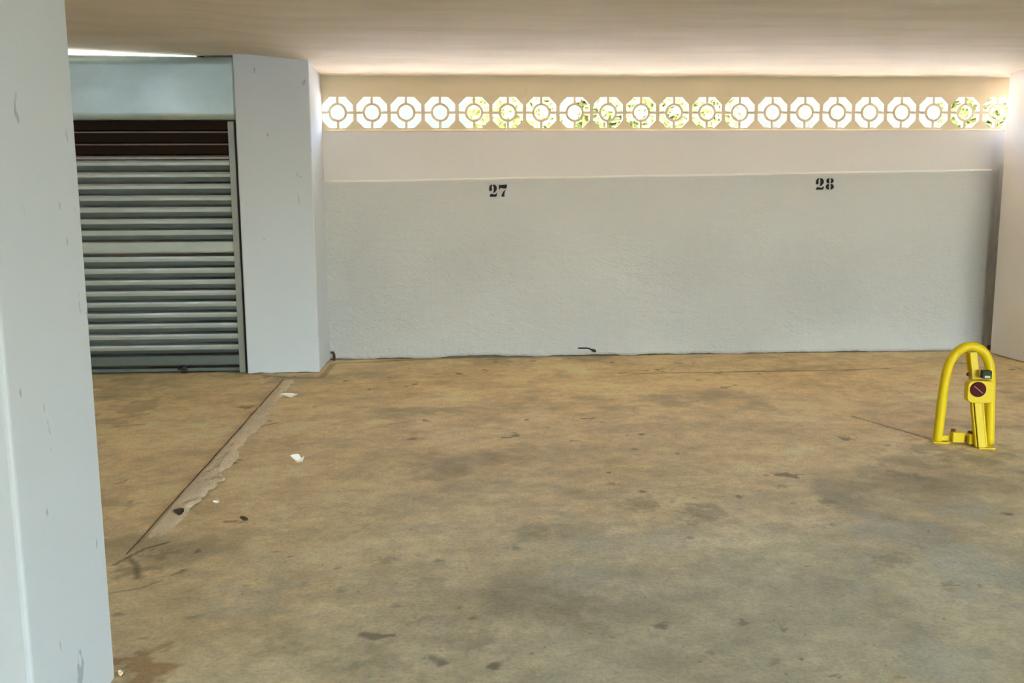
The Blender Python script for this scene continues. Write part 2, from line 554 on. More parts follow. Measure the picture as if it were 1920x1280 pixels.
# mortar strip across the floor in front of the shutter pillar
bm = bmesh.new()
rows = []
N = 150
pa, pb = on_floor(533, 712), on_floor(240, 1042)
for i in range(N + 1):
    q = i / N
    p = pa.lerp(pb, q)
    wd = 0.085 + 0.055 * q + 0.09 * (float(fbm(np.array([q * 26.]), np.array([1.5]), 131, 3)[0]) - 0.5)
    wd *= 1 - 0.55 * max(0, (q - 0.75) / 0.25)
    fade = min(1, (1 - q) / 0.16, (q + 0.02) / 0.05)
    row = []
    for s, zz in ((-0.002, -0.004), (0.004, 0.002), (0.15 * wd, 0.004), (0.35 * wd, 0.005), (0.55 * wd, 0.005), (0.8 * wd, 0.004), (wd, -0.004)):
        nz = 0.026 * (float(fbm(np.array([q * 110. + s * 30]), np.array([s * 70. + 3]), 141, 4)[0]) - 0.5) if s > 0 else 0
        row.append(bm.verts.new((p.x + s, p.y, (zz + nz) * fade + 0.007 - 0.014 * (1 - fade))))
    rows.append(row)
for a, b in zip(rows, rows[1:]):
    for k in range(6):
        bm.faces.new((a[k], a[k + 1], b[k + 1], b[k]))
strip = bm_obj('mortar_strip', bm, M['mortar'], floor, smooth=True)
strip['label'] = 'rough raised strip of pale mortar'
# open joint beside the strip
bm = bmesh.new()
prev = None
for i in range(N + 1):
    q = i / N
    p = pa.lerp(pb, q)
    hw = 0.0042 * (0.35 + 1.0 * float(fbm(np.array([q * 30.]), np.array([7.5]), 151, 3)[0]))
    xo = -0.006 + 0.008 * (float(fbm(np.array([q * 14.]), np.array([2.5]), 161, 2)[0]) - 0.5)
    cur = [bm.verts.new((p.x + xo - hw, p.y, 0.0060)), bm.verts.new((p.x + xo + hw, p.y, 0.0060))]
    if prev: bm.faces.new((prev[0], prev[1], cur[1], cur[0]))
    prev = cur
bm_obj('floor_joint', bm, M['mortar_dark'], floor)

# ------------------------------------------------------------------ ceiling
cx = np.linspace(FX0, FX1, 90)
cy = np.concatenate([np.linspace(FY0, 5, 30)[:-1], np.linspace(5, 8.335, 60)])
CX, CY = np.meshgrid(cx, cy)
CZ = 2.466 + 0.045 * np.clip((8.36 - CY) / 0.8, 0, 1) + 0.052 * sstep(-1.05, -1.75, CX) + 0.030 * np.clip((-2.0 - CX) / 0.9, 0, 1.2) \
    + 0.016 * (fbm(CX * 0.8, CY * 0.8, 201, 2) - 0.5)
n0, n1_ = CX.shape
vv = np.stack([CX, CY, CZ], -1).reshape(-1, 3).tolist()
ii = np.arange(n0 * n1_).reshape(n0, n1_)
ff = [(int(ii[r, c]), int(ii[r + 1, c]), int(ii[r + 1, c + 1]), int(ii[r, c + 1])) for r in range(n0 - 1) for c in range(n1_ - 1)]
# edge lip at the back and the slab above
nb = len(vv)
for c in range(n1_):
    vv.append((float(cx[c]), D + 0.14, 2.95))
nf = len(vv)
for c in range(n1_):
    vv.append((float(cx[c]), FY0, 2.95))
for c in range(n1_ - 1):
    ff.append((nf + c, int(ii[0, c]), int(ii[0, c + 1]), nf + c + 1))
    ff.append((nb + c, nf + c, nf + c + 1, nb + c + 1))
ceil = mesh_obj('ceiling', vv, ff, M['ceiling'], smooth=True)
tag(ceil, 'low off white plastered concrete ceiling with uneven brown tint', kind='structure')

# ------------------------------------------------------------------ back wall with the lattice row
HB = PT * 0.5                     # half height of a block
ZL0, ZL1 = ZB - HB, ZB + HB
XE = X0 - PT / 2
bm = bmesh.new()
add_box(bm, XL - 0.3, 5.6, D + 0.02, D + 0.14, ZL1, 2.97)                # band above
add_box(bm, XL - 0.3, 5.6, D - 0.018, D + 0.14, -0.05, ZL0 - 0.002, 0.016)   # band below, its top edge shows as a sill
add_box(bm, XL - 0.3, XE, D, D + 0.14, ZL0 - 0.03, ZL1 + 0.03, 0.0)
add_box(bm, X0 + PT * 21.5, 5.6, D, D + 0.14, ZL0 - 0.03, ZL1 + 0.03, 0.0)
wall_back = bm_obj('wall_back', bm, M['wall'])
tag(wall_back, 'white upper back wall with a row of open lattice blocks', kind='structure')


def lattice_mesh():
    """square cement block: octagonal opening, ring in the middle held by four spokes"""
    bm = bmesh.new()
    hw, dep = PT / 2, 0.042
    oh = 0.131            # half opening
    oc = 0.068            # half flat of the octagon
    O = [(oc, oh), (oh, oc), (oh, -oc), (oc, -oh), (-oc, -oh), (-oh, -oc), (-oh, oc), (-oc, oh)]
    S = [(hw * 0.6, HB), (hw, HB * 0.6), (hw, -HB * 0.6), (hw * 0.6, -HB), (-hw * 0.6, -HB), (-hw, -HB * 0.6), (-hw, HB * 0.6), (-hw * 0.6, HB)]
    cnr = {0: (hw, HB), 2: (hw, -HB), 4: (-hw, -HB), 6: (-hw, HB)}

    def ringpair(outer, inner, corners=None):
        n = len(outer)
        def vs(pts, y, s=1.0): return [bm.verts.new((x, y, z)) for x, z in pts]
        of, inf = vs(outer, 0), vs(inner, 0)
        ob, ib = vs(outer, dep), vs(inner, dep)
        for k in range(n):
            j = (k + 1) % n
            if corners and k in corners:
                x, z = corners[k]
                cf, cb = bm.verts.new((x, 0, z)), bm.verts.new((x, dep, z))
                bm.faces.new((of[k], cf, of[j], inf[j], inf[k]))
                bm.faces.new((ob[k], ib[k], ib[j], ob[j], cb))
                bm.faces.new((of[k], ob[k], cb, cf)); bm.faces.new((cf, cb, ob[j], of[j]))
            else:
                bm.faces.new((of[k], of[j], inf[j], inf[k]))
                bm.faces.new((ob[k], ib[k], ib[j], ob[j]))
                bm.faces.new((of[k], ob[k], ob[j], of[j]))
            bm.faces.new((inf[k], inf[j], ib[j], ib[k]))
    ringpair(S, O, cnr)
    n = 24
    ro, ri = 0.082, 0.060
    ringpair([(ro * math.cos(2 * math.pi * k / n), ro * math.sin(2 * math.pi * k / n)) for k in range(n)],
             [(ri * math.cos(2 * math.pi * k / n), ri * math.sin(2 * math.pi * k / n)) for k in range(n)])
    s = 0.0115
    for x0, x1, z0, z1 in ((ro - .004, oh + .003, -s, s), (-oh - .003, -ro + .004, -s, s), (-s, s, ro - .004, oh + .003), (-s, s, -oh - .003, -ro + .004)):
        add_box(bm, x0, x1, 0.003, dep - 0.003, z0, z1)
    bmesh.ops.recalc_face_normals(bm, faces=bm.faces)
    me = bpy.data.meshes.new('lattice_block')
    bm.to_mesh(me); bm.free()
    me.materials.append(M['lattice'])
    return me


box_obj('lintel', XL - 0.3, 5.6, D + 0.002, D + 0.02, ZL1, 2.97, M['lattice'], wall_back)
lm = lattice_mesh()
for i in range(22):
    o = link(bpy.data.objects.new('lattice_block', lm), wall_back)
    o.location = (X0 + PT * i, D + 0.004, ZB)

# lower wall: thicker rough rendered skin with a ragged foot
xa, xb = XL, on_floor(1846, 655).x
YF = D - 0.035
zl = on_y(612, 342, D).z
zr = on_y(1878, 320, D).z
gx = np.linspace(xa, xb, 420)
gz = np.linspace(0, 1, 60)
foot = 0.004 + 0.030 * np.clip(fbm(gx * 3.1, gx * 0 + 3.3, 301, 5) - 0.38, 0, 1) * 2
top = zl + (zr - zl) * (gx - xa) / (xb - xa) + 0.006 * (fbm(gx * 1.7, gx * 0 + 8.1, 303, 3) - 0.5)
vv, ff = [], []
for j, g in enumerate(gz):
    for i, x in enumerate(gx):
        z = foot[i] + (top[i] - foot[i]) * g
        amp = 0.007 if g < 0.75 else 0.003
        vv.append((float(x), 0.0, float(z)))
A = np.array(vv)
rel = 0.010 * (fbm(A[:, 0] * 2.5, A[:, 2] * 5, 311, 5) - 0.5) * (1 - 0.7 * sstep(0.9, 1.3, A[:, 2]))
rel = rel + 0.006 * (1 - sstep(0.0, 0.25, A[:, 2])) * (fbm(A[:, 0] * 9, A[:, 2] * 9, 317, 3) - 0.7)
A[:, 1] = YF + rel
vv = [tuple(q) for q in A.tolist()]
R, C = len(gz), len(gx)
for j in range(R - 1):
    for i in range(C - 1):
        a = j * C + i
        ff.append((a, a + 1, a + C + 1, a + C))
b0 = len(vv)                                   # rounded top edge, then back to the wall
for i, x in enumerate(gx): vv.append((float(x), A[(R - 1) * C + i, 1] + 0.014, float(top[i]) + 0.016))
for i, x in enumerate(gx): vv.append((float(x), D + 0.001, float(top[i]) + 0.019))
for i, x in enumerate(gx): vv.append((float(x), D + 0.001, float(foot[i])))
for i in range(C - 1):
    ff.append(((R - 1) * C + i, (R - 1) * C + i + 1, b0 + i + 1, b0 + i))
    ff.append((b0 + i, b0 + i + 1, b0 + C + i + 1, b0 + C + i))
    ff.append((i + 1, i, b0 + 2 * C + i, b0 + 2 * C + i + 1))
ff.append([j * C + C - 1 for j in range(R)] + [b0 + C - 1, b0 + 2 * C - 1, b0 + 3 * C - 1])
wall_low = mesh_obj('wall_back_lower', vv, ff, M['render'], smooth=True)
wall_low.data.polygons[len(ff) - 1].use_smooth = False
tag(wall_low, 'rough white rendered lower back wall with stencilled bay numbers', kind='structure')
bm = bmesh.new()
add_box(bm, xa, xb + 0.06, D - 0.022, D - 0.010, 0.0, 0.045)
bm_obj('mortar_bed', bm, M['mortar_dark'], wall_low)

# pale beads painted as edge highlights on the ledge and under the lattice
def edge_glint(name, pts, r, mat, label):
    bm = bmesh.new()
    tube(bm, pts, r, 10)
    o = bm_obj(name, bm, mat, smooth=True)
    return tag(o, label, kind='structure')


edge_glint('glint_trim_1', [(float(gx[i]), float(A[(R - 1) * C + i, 1]) + 0.006, float(top[i]) + 0.006) for i in range(0, C, 6)], 0.011, M['edge_glint'], 'highlight painted as a pale ledge edge along the top of the rough lower wall')
edge_glint('glint_trim_2', [(XL, D - 0.010, ZL0 - 0.010), (5.5, D - 0.010, ZL0 - 0.010)], 0.011, M['edge_glint_warm'], 'highlight painted as a cream sill edge under the lattice row')

# stencilled bay numbers: flat paint pieces with the bridges of a stencil
def arc(cx_, cz_, rx, rz, a0, a1, n=12):
    return [(cx_ + rx * math.cos(math.radians(a0 + (a1 - a0) * k / n)), cz_ + rz * math.sin(math.radians(a0 + (a1 - a0) * k / n))) for k in range(n + 1)]


GLYPH = {
    '2': [[(0.02, 0.50), (0.02, 0.70), (0.08, 0.88), (0.20, 0.98), (0.36, 1.0), (0.36, 0.88), (0.30, 0.80), (0.34, 0.66), (0.32, 0.52), (0.18, 0.46)],
          [(0.46, 1.0), (0.70, 0.98), (0.88, 0.88), (0.96, 0.72), (0.92, 0.56), (0.80, 0.44), (0.62, 0.32), (0.48, 0.30), (0.54, 0.46), (0.56, 0.64), (0.54, 0.84), (0.46, 0.92)],
          [(0.06, 0.0), (0.08, 0.12), (0.18, 0.24), (0.40, 0.22), (0.62, 0.18), (0.80, 0.22), (0.86, 0.30), (0.96, 0.28), (0.94, 0.10), (0.84, 0.0)]],
    '7': [[(0.02, 0.58), (0.02, 1.0), (0.10, 1.0), (0.14, 0.96), (0.90, 1.0), (1.0, 0.98), (0.96, 0.68), (0.60, 0.66), (0.30, 0.72), (0.14, 0.66), (0.10, 0.58)],
          [(0.86, 0.58), (0.58, 0.44), (0.42, 0.24), (0.30, 0.0), (0.70, 0.0), (0.70, 0.26), (0.76, 0.44), (0.92, 0.56)]],
    '8': [arc(0.43, 0.77, 0.37, 0.23, 95, 265, 12) + [(0.42, 0.62), (0.38, 0.78), (0.42, 0.90)],
          arc(0.57, 0.77, 0.37, 0.23, 85, -85, 12) + [(0.58, 0.62), (0.62, 0.78), (0.58, 0.90)],
          arc(0.43, 0.26, 0.42, 0.25, 95, 265, 12) + [(0.42, 0.08), (0.38, 0.26), (0.42, 0.42)],
          arc(0.57, 0.26, 0.42, 0.25, 85, -85, 12) + [(0.58, 0.08), (0.62, 0.26), (0.58, 0.42)]],
}
from mathutils.geometry import tessellate_polygon


def number(text, p0, p1, label):
    """p0 = top left, p1 = bottom right of the number on the lower wall"""
    vv, ff = [], []
    wt, ht = (p1.x - p0.x), (p0.z - p1.z)
    gw = wt * 0.46
    for k, ch in enumerate(text):
        ox = p0.x + k * (wt - gw)
        for poly in GLYPH[ch]:
            b = len(vv)
            P = [(ox + gw * a, 0.0, p1.z + ht * b_) for a, b_ in poly]
            vv += P
            for tri in tessellate_polygon([[Vector(q) for q in P]]):
                ff.append([b + i for i in tri])
    o = mesh_obj('stencil_number', [(x, YF - 0.0065, z) for x, _, z in vv], ff, M['paint_black'], wall_low)
    o['label'] = label
    return o


number('27', on_y(917, 346, YF), on_y(950.5, 368.5, YF), 'black stencilled number 27')
number('28', on_y(1529.5, 334, YF), on_y(1563, 355.5, YF), 'black stencilled number 28')

# ------------------------------------------------------------------ pillars and other walls
def pillar(name, x0, x1, y0, y1, label, z1=2.62, mat='pillar', bev=0.012, ragged=None):
    bm = bmesh.new()
    add_box(bm, x0, x1, y0, y1, 0.0, z1, bev, 3)
    if ragged:
        bmesh.ops.subdivide_edges(bm, edges=[e for e in bm.edges if abs(e.verts[0].co.z - e.verts[1].co.z) < 1e-4 and e.calc_length() > 0.1], cuts=50)
        for v in bm.verts:
            if v.co.z < 0.02:
                v.co.z += max(0, ragged * (float(fbm(np.array([v.co.x * 11]), np.array([v.co.y * 11]), 401, 3)[0]) - 0.25))
    o = bm_obj(name, bm, M[mat])
    tag(o, label, kind='structure')
    return o


pA = on_floor(466, 697)
pB = on_floor(603, 704)
PIL_Y = 7.60
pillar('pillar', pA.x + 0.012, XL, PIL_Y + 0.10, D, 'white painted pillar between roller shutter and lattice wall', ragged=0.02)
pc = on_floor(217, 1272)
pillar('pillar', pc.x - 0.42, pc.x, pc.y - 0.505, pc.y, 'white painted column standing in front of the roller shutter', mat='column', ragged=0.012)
pillar('pillar', XR, XR + 0.75, 7.45, YR, 'white pillar, paint lightened for missing light, beside the last lattice block', mat='pillar_lightened', ragged=0.015)
# dark joint under the shutter pillar
bm = bmesh.new()
add_box(bm, pA.x + 0.03, XL - 0.012, PIL_Y + 0.106, D, 0.0, 0.03)
bm_obj('mortar_bed', bm, M['mortar_dark'], bpy.data.objects['pillar'])

wl = box_obj('wall_left', FX0 - 0.12, FX0, FY0, 9.6, 0, 2.7, M['wall'])
tag(wl, kind='structure', label='white side wall of the garage beyond the shutter')
bm = bmesh.new()
add_box(bm, FX1, FX1 + 0.12, -4.2, D + 0.1, 0, 2.9)
wr = bm_obj('wall_right', bm, M['wall'])
tag(wr, kind='structure', label='white side wall of the garage beyond the pillars')
bm = bmesh.new()
add_box(bm, FX0, 3.2, FY0 - 0.12, FY0, 0, 2.7)
o = bm_obj('wall_front', bm, M['wall']); tag(o, kind='structure', label='white front wall of the garage behind the viewer')
bm = bmesh.new()
add_box(bm, 5.6, FX1 + 0.1, D, D + 0.14, 0, 2.97)
o = bm_obj('wall_back_right', bm, M['wall']); tag(o, kind='structure', label='white back wall of the next bay')
bm = bmesh.new()
add_box(bm, FX0, -3.25, YS - 0.04, YS + 0.14, 0, 2.7)
o = bm_obj('wall_back_left', bm, M['wall']); tag(o, kind='structure', label='white wall beside the roller shutter')
# closed store behind the shutter
bm = bmesh.new()
add_box(bm, FX0, XL - 0.3, D + 1.0, D + 1.1, 0, 2.7)
add_box(bm, FX0, XL - 0.3, FY1 - 0.02, D + 1.1, -0.12, -0.004)
add_box(bm, FX0, XL - 0.3, YS + 0.2, D + 1.1, 2.66, 2.75)
add_box(bm, XL - 0.42, XL - 0.3, D, D + 1.1, 0, 2.7)
o = bm_obj('wall_store', bm, M['wall']); tag(o, kind='structure', label='walls of the closed store behind the shutter')

# ------------------------------------------------------------------ roller shutter
door = bpy.data.objects.new('door_1', None)
link(door)
door.location = (-2.4, YS, 0)
tag(door, 'galvanised steel roller shutter with dark brown upper slats beside the white pillar', 'roller shutter', kind='structure')
DX0, DX1 = -3.2, on_y(429, 250, YS).x


def dchild(o):
    o.parent = door
    o.matrix_parent_inverse = Matrix.Translation((2.4, -YS, 0))
    return o


def zat(v, u=300): return on_y(u, v, YS).z


PROFILE = [(0.00, 0.060), (0.012, 0.004), (0.05, -0.008), (0.22, -0.012), (0.44, -0.0115), (0.49, -0.009), (0.66, 0.014), (0.84, 0.036)]
FLAT = [(0.00, 0.060), (0.02, -0.002), (0.08, -0.006), (0.70, -0.007), (0.80, -0.004), (0.85, 0.036)]


def slat(name, z1, z0, prof, mat):
    hgt = z1 - z0
    vv, ff = [], []
    for q, yy in prof:
        for x in (DX0, DX1 + 0.02):
            vv.append((x, YS + yy, z1 - q * hgt))
    for k in range(len(prof) - 1):
        ff.append((2 * k, 2 * k + 2, 2 * k + 3, 2 * k + 1))
    return dchild(mesh_obj(name, vv, ff, mat))


tops = [300, 322, 344, 365.5, 387.5, 409.5, 430.7, 452.5, 480, 502, 523.8, 544.3, 565.3, 585.8, 605.7, 626, 646.3, 667]
for k, (a, b) in enumerate(zip(tops, tops[1:])):
    slat('slat', zat(a), zat(b), FLAT if a == 452.5 else PROFILE, M['galv'])
M['bar'] = metal('dark_bottom_bar', (0.22, 0.27, 0.27), (0.15, 0.19, 0.19), 0.42, (0.5, 1, 2), 6, False)
bar = slat('bottom_bar', zat(667), zat(690), FLAT, M['bar'])
bar['label'] = 'flat bottom bar of the shutter'
seal = slat('bottom_seal', zat(690), 0.006, FLAT, M['bar'])
bm = bmesh.new()
lp = on_y(347, 690, YS)
add_box(bm, lp.x - 0.02, lp.x + 0.02, YS - 0.035, YS, lp.z - 0.03, lp.z + 0.025, 0.006)
add_box(bm, lp.x - 0.055, lp.x + 0.004, YS - 0.03, YS - 0.012, lp.z - 0.012, lp.z + 0.004, 0.004)
lock = bm_obj('lock_handle', bm, M['black'])
dchild(lock)
lock['label'] = 'small black lock handle'
bt = [226, 248.5, 271.5, 294]
for a, b in zip(bt, bt[1:]):
    s = slat('slat', zat(a), zat(b), FLAT, M['brown_slat'])
    s['label'] = 'dark brown slat'
    z = zat(b)
    dchild(box_obj('slat_seam', DX0, DX1 + 0.015, YS - 0.009, YS + 0.006, z - 0.0035, z + 0.0075, M['seam'], None))
slat('slat', zat(294), zat(300), FLAT, M['galv_rail'])
# guide rail: an open channel beside the pillar
rx1 = on_y(441, 250, YS).x
bm = bmesh.new()
add_box(bm, DX1, rx1, YS - 0.032, YS - 0.026, 0.004, zat(228, 430), 0.002)
add_box(bm, rx1 - 0.006, rx1, YS - 0.032, YS + 0.076, 0.004, zat(228, 430), 0.002)
add_box(bm, DX1, rx1, YS + 0.070, YS + 0.076, 0.004, zat(228, 430), 0.002)
dchild(bm_obj('guide_rail', bm, M['galv_rail']))
# dark filler painting the shade of the slot between rail and pillar
bm = bmesh.new()
add_box(bm, rx1, pA.x + 0.03, YS + 0.01, YS + 0.05, 0.0, 2.5)
dchild(bm_obj('slot_shade', bm, M['mortar_dark']))
# cover box of the roll
bx1 = on_y(441.5, 150, YS - 0.05).x
zt0, zt1 = on_y(140, 108, YS - 0.05).z, on_y(441, 107, YS - 0.05).z
zb_ = on_y(300, 224.5, YS - 0.05).z
nxx, nzz = 40, 8
vv, ff = [], []
for j in range(nzz + 1):
    for i in range(nxx + 1):
        x = DX0 - 0.05 + (bx1 - DX0 + 0.05) * i / nxx
        zt = zt0 + (zt1 - zt0) * i / nxx
        z = zb_ + (zt - zb_) * j / nzz
        dent = 0.010 * (float(fbm(np.array([x * 1.6]), np.array([z * 2.6]), 501, 3)[0]) - 0.5)
        vv.append((x, YS - 0.055 + dent, z))
for j in range(nzz):
    for i in range(nxx):
        a = j * (nxx + 1) + i
        ff.append((a, a + 1, a + nxx + 2, a + nxx + 1))
n = len(vv)
W1 = nxx + 1
vv += [(vv[i][0], YS - 0.03, zb_ + 0.001) for i in range(W1)]
for i in range(nxx): ff.append((i + 1, i, n + i, n + i + 1))
n2_ = len(vv)
vv += [(vv[nzz * W1 + i][0], YS + 0.22, vv[nzz * W1 + i][2]) for i in range(W1)]
for i in range(nxx): ff.append((nzz * W1 + i, nzz * W1 + i + 1, n2_ + i + 1, n2_ + i))
e = len(vv)
vv.append((bx1, YS + 0.22, zb_))
ff.append([j * W1 + nxx for j in range(nzz + 1)] + [n2_ + nxx, e])
cover = mesh_obj('shutter_box', vv, ff, M['galv_box'], smooth=False)
for p in cover.data.polygons[:nxx * nzz]: p.use_smooth = True
dchild(cover)
cover['label'] = 'blue grey sheet metal cover box'
dchild(box_obj('box_gap_shade', bx1, bx1 + 0.012, YS - 0.045, YS + 0.1, zb_, zt1 + 0.02, M['mortar_dark']))  # dark strip painting the shade of the gap beside the box

# lit strip in the gap over the box
ls = bpy.data.objects.new('strip_light', None)
link(ls)
e0, e1 = on_y(368, 103.5, YS), on_y(130, 100, YS)
ls.location = (e0.x, YS, e0.z)
tag(ls, 'bright white light strip in the gap above the shutter box', 'light strip')
bm = bmesh.new()
tube(bm, [Vector((DX0 - 0.1 - e0.x, 0, (e1.z - e0.z) * 1.25)), Vector((0, 0, 0))], 0.010, 12)
bm_obj('tube', bm, M['glow'], ls, smooth=False)
bm = bmesh.new()
tube(bm, [Vector((0, 0, 0)), Vector((0.06, 0, -0.002))], 0.012, 12)
bm_obj('end_cap', bm, M['black'], ls)

# ceiling lamp in the left bay, mirrored in the metal of the shutter
lamp = bpy.data.objects.new('batten_lamp', None)
link(lamp)
lamp.location = (-3.7, 3.6, 2.50)
tag(lamp, 'white fluorescent batten lamp on the ceiling of the left bay', 'lamp')
bm = bmesh.new(); add_box(bm, -0.42, 0.42, -0.035, 0.035, -0.005, 0.06, 0.006)
bm_obj('housing', bm, M['pillar_lightened'], lamp)
bm = bmesh.new(); tube(bm, [Vector((-0.40, 0, -0.035)), Vector((0.40, 0, -0.035))], 0.019, 12)
bm_obj('tube', bm, M['lamp_tube'], lamp)
for sx_ in (-1, 1):
    bm = bmesh.new(); add_box(bm, sx_ * 0.41 - 0.012, sx_ * 0.41 + 0.012, -0.022, 0.022, -0.058, 0.0, 0.003)
    bm_obj('end_cap', bm, M['pillar_lightened'], lamp)

# ------------------------------------------------------------------ yellow arch parking barrier
bl = on_floor(1757, 829)
br = on_floor(1857, 832)
barrier = bpy.data.objects.new('parking_barrier', None)
link(barrier)
ex = (br - bl).normalized()
ctr = (bl + br) / 2
ey = Vector((-ex.y, ex.x, 0))          # away from the camera
barrier.matrix_world = Matrix((( ex.x, ey.x, 0, ctr.x), (ex.y, ey.y, 0, ctr.y), (0, 0, 1, 0), (0, 0, 0, 1)))
tag(barrier, 'yellow steel arch parking barrier with a red disc bolted to the floor', 'parking barrier')
BI = barrier.matrix_world.inverted()


def on_arch(u, v, off=0.0):
    """photo point on the upright plane of the arch, moved off metres towards the camera"""
    r = ray(u, v)
    o = Vector((0, 0, H))
    p0 = ctr - ey * off
    tt = (p0 - o).dot(ey) / r.dot(ey)
    return BI @ (o + r * tt)


path = [on_arch(u, v) for u, v in ((1757, 829), (1763, 780), (1769, 732), (1775, 697), (1784, 673), (1800, 655), (1820, 649), (1840, 656), (1853, 676), (1857, 705), (1856, 760), (1855, 832))]
path[0].z = 0.004
path[-1].z = 0.004
bm = bmesh.new()
tube(bm, catmull(path, 7), 0.0265, 16)
bm_obj('arch_tube', bm, M['yellow'], barrier, smooth=True)


def slab(bm, a, b, wdt, thk, bev=0.003):
    """flat bar from a to b, width along local x"""
    L = (b - a).length
    b2 = bmesh.new()
    add_box(b2, -wdt / 2, wdt / 2, -thk / 2, thk / 2, 0, L, bev)
    z = (b - a).normalized()
    x = Vector((1, 0, 0)); x = (x - z * x.dot(z)).normalized()
    yv = z.cross(x)
    mt = Matrix((x, yv, z)).transposed().to_4x4(); mt.translation = a
    merge(bm, b2, mt)


# support leg in front, leaning against the top of the arch
g0 = on_arch(1840, 843, 0.11)
g0.z = 0.006
g1 = on_arch(1824, 660, 0.028)
bm = bmesh.new()
slab(bm, g0, g1, 0.040, 0.030)
leg = bm_obj('support_leg', bm, M['yellow'], barrier)
bm = bmesh.new()
slab(bm, g0 + Vector((0.027, 0.014, 0)), g0.lerp(g1, 0.52) + Vector((0.027, 0.014, 0)), 0.010, 0.04)
slab(bm, g0 + Vector((-0.028, 0.014, 0)), g0.lerp(g1, 0.52) + Vector((-0.028, 0.014, 0)), 0.008, 0.04)
bm_obj('leg_channel', bm, M['yellow'], barrier)
q0, q1 = on_arch(1811, 655, 0.0), on_arch(1820, 712, 0.03)
bm = bmesh.new()
slab(bm, q1, q0, 0.018, 0.012)
bm_obj('stay', bm, M['yellow'], barrier)
# lock box
c0 = on_arch(1836, 733, 0.095)
bm = bmesh.new()
hwx, hz = 0.072, 0.064
pts = []
for a in range(0, 360, 15):
    ca, sa = math.cos(math.radians(a)), math.sin(math.radians(a))
    ex_ = 2 / 5.0
    pts.append((hwx * math.copysign(abs(ca) ** ex_, ca), hz * math.copysign(abs(sa) ** ex_, sa)))
fr = [bm.verts.new((c0.x + x * 0.95, c0.y - 0.030, c0.z + z * 0.95)) for x, z in pts]
md = [bm.verts.new((c0.x + x, c0.y - 0.024, c0.z + z)) for x, z in pts]
bk = [bm.verts.new((c0.x + x, c0.y + 0.028, c0.z + z)) for x, z in pts]
bm.faces.new(fr); bm.faces.new(bk[::-1])
for a, b in ((fr, md), (md, bk)):
    for k in range(len(pts)):
        j = (k + 1) % len(pts)
        bm.faces.new((a[k], b[k], b[j], a[j]))
lb = bm_obj('lock_box', bm, M['yellow'], barrier)
cd = on_arch(1834, 730, 0.125)
bm = bmesh.new()
b2 = bmesh.new()
bmesh.ops.create_cone(b2, cap_ends=True, segments=32, radius1=0.0435, radius2=0.040, depth=0.008)
merge(bm, b2, Matrix.Translation((cd.x, c0.y - 0.034, cd.z)) @ Matrix.Rotation(math.radians(90), 4, 'X'))
disc = bm_obj('reflector_disc', bm, M['red'], lb)
disc['label'] = 'dark red round reflector'
bm = bmesh.new()
b2 = bmesh.new()
add_box(b2, -0.030, 0.030, -0.001, 0.001, -0.0022, 0.0022)
merge(bm, b2, Matrix.Translation((cd.x, c0.y - 0.0385, cd.z)) @ Matrix.Rotation(math.radians(40), 4, 'Y'))
sl = bm_obj('key_slot', bm, M['seam'], lb)
# lock with a pale sticker on the box
k0 = on_arch(1849, 702, 0.10)
bm = bmesh.new()
add_box(bm, k0.x - 0.024, k0.x + 0.026, c0.y - 0.022, c0.y + 0.02, k0.z - 0.022, k0.z + 0.024, 0.004)
pk = bm_obj('lock', bm, M['olive'], barrier)
pk['label'] = 'olive green lock body'
bm = bmesh.new()
add_box(bm, k0.x - 0.012, k0.x + 0.016, c0.y - 0.0245, c0.y - 0.0215, k0.z - 0.017, k0.z - 0.004)
bm_obj('sticker', bm, M['sticker'], pk)
nb_ = on_arch(1817, 702, 0.09)
bm = bmesh.new()
b2 = bmesh.new()
bmesh.ops.create_cone(b2, cap_ends=True, segments=6, radius1=0.013, radius2=0.011, depth=0.03)
merge(bm, b2, Matrix.Translation((nb_.x, c0.y, nb_.z)) @ Matrix.Rotation(math.radians(90), 4, 'X'))
bm_obj('bolt', bm, M['rust'], barrier)
# hinge bar and foot plates
xl_, xr_ = path[0].x, path[-1].x
for xc, name, dy in ((xl_ + 0.105, 'hinge_block', -0.015), (xl_ + 0.185, 'hinge_block', -0.05)):
    bm = bmesh.new()
    add_box(bm, xc - 0.036, xc + 0.033, dy - 0.03, dy + 0.03, 0.012, 0.072, 0.006)
    hb = bm_obj(name, bm, M['yellow'], barrier)
    bm = bmesh.new()
    b2 = bmesh.new()
    bmesh.ops.create_cone(b2, cap_ends=True, segments=6, radius1=0.013, radius2=0.013, depth=0.014)
    merge(bm, b2, Matrix.Translation((xc - 0.025, dy, 0.078)))
    bm_obj('bolt', bm, M['rust'], hb)
bm = bmesh.new()
add_box(bm, xl_ - 0.01, xr_ + 0.02, -0.018, 0.018, 0.014, 0.046, 0.004)
bm_obj('hinge_bar', bm, M['yellow'], barrier)
bm = bmesh.new()
add_box(bm, xl_ - 0.028, xl_ + 0.06, -0.03, 0.03, 0.0, 0.010, 0.003)
bm_obj('foot_plate', bm, M['yellow'], barrier)
bm = bmesh.new()
add_box(bm, xr_ - 0.10, xr_ - 0.012, -0.135, 0.03, 0.0, 0.010, 0.003)
bm_obj('foot_plate', bm, M['yellow'], barrier)

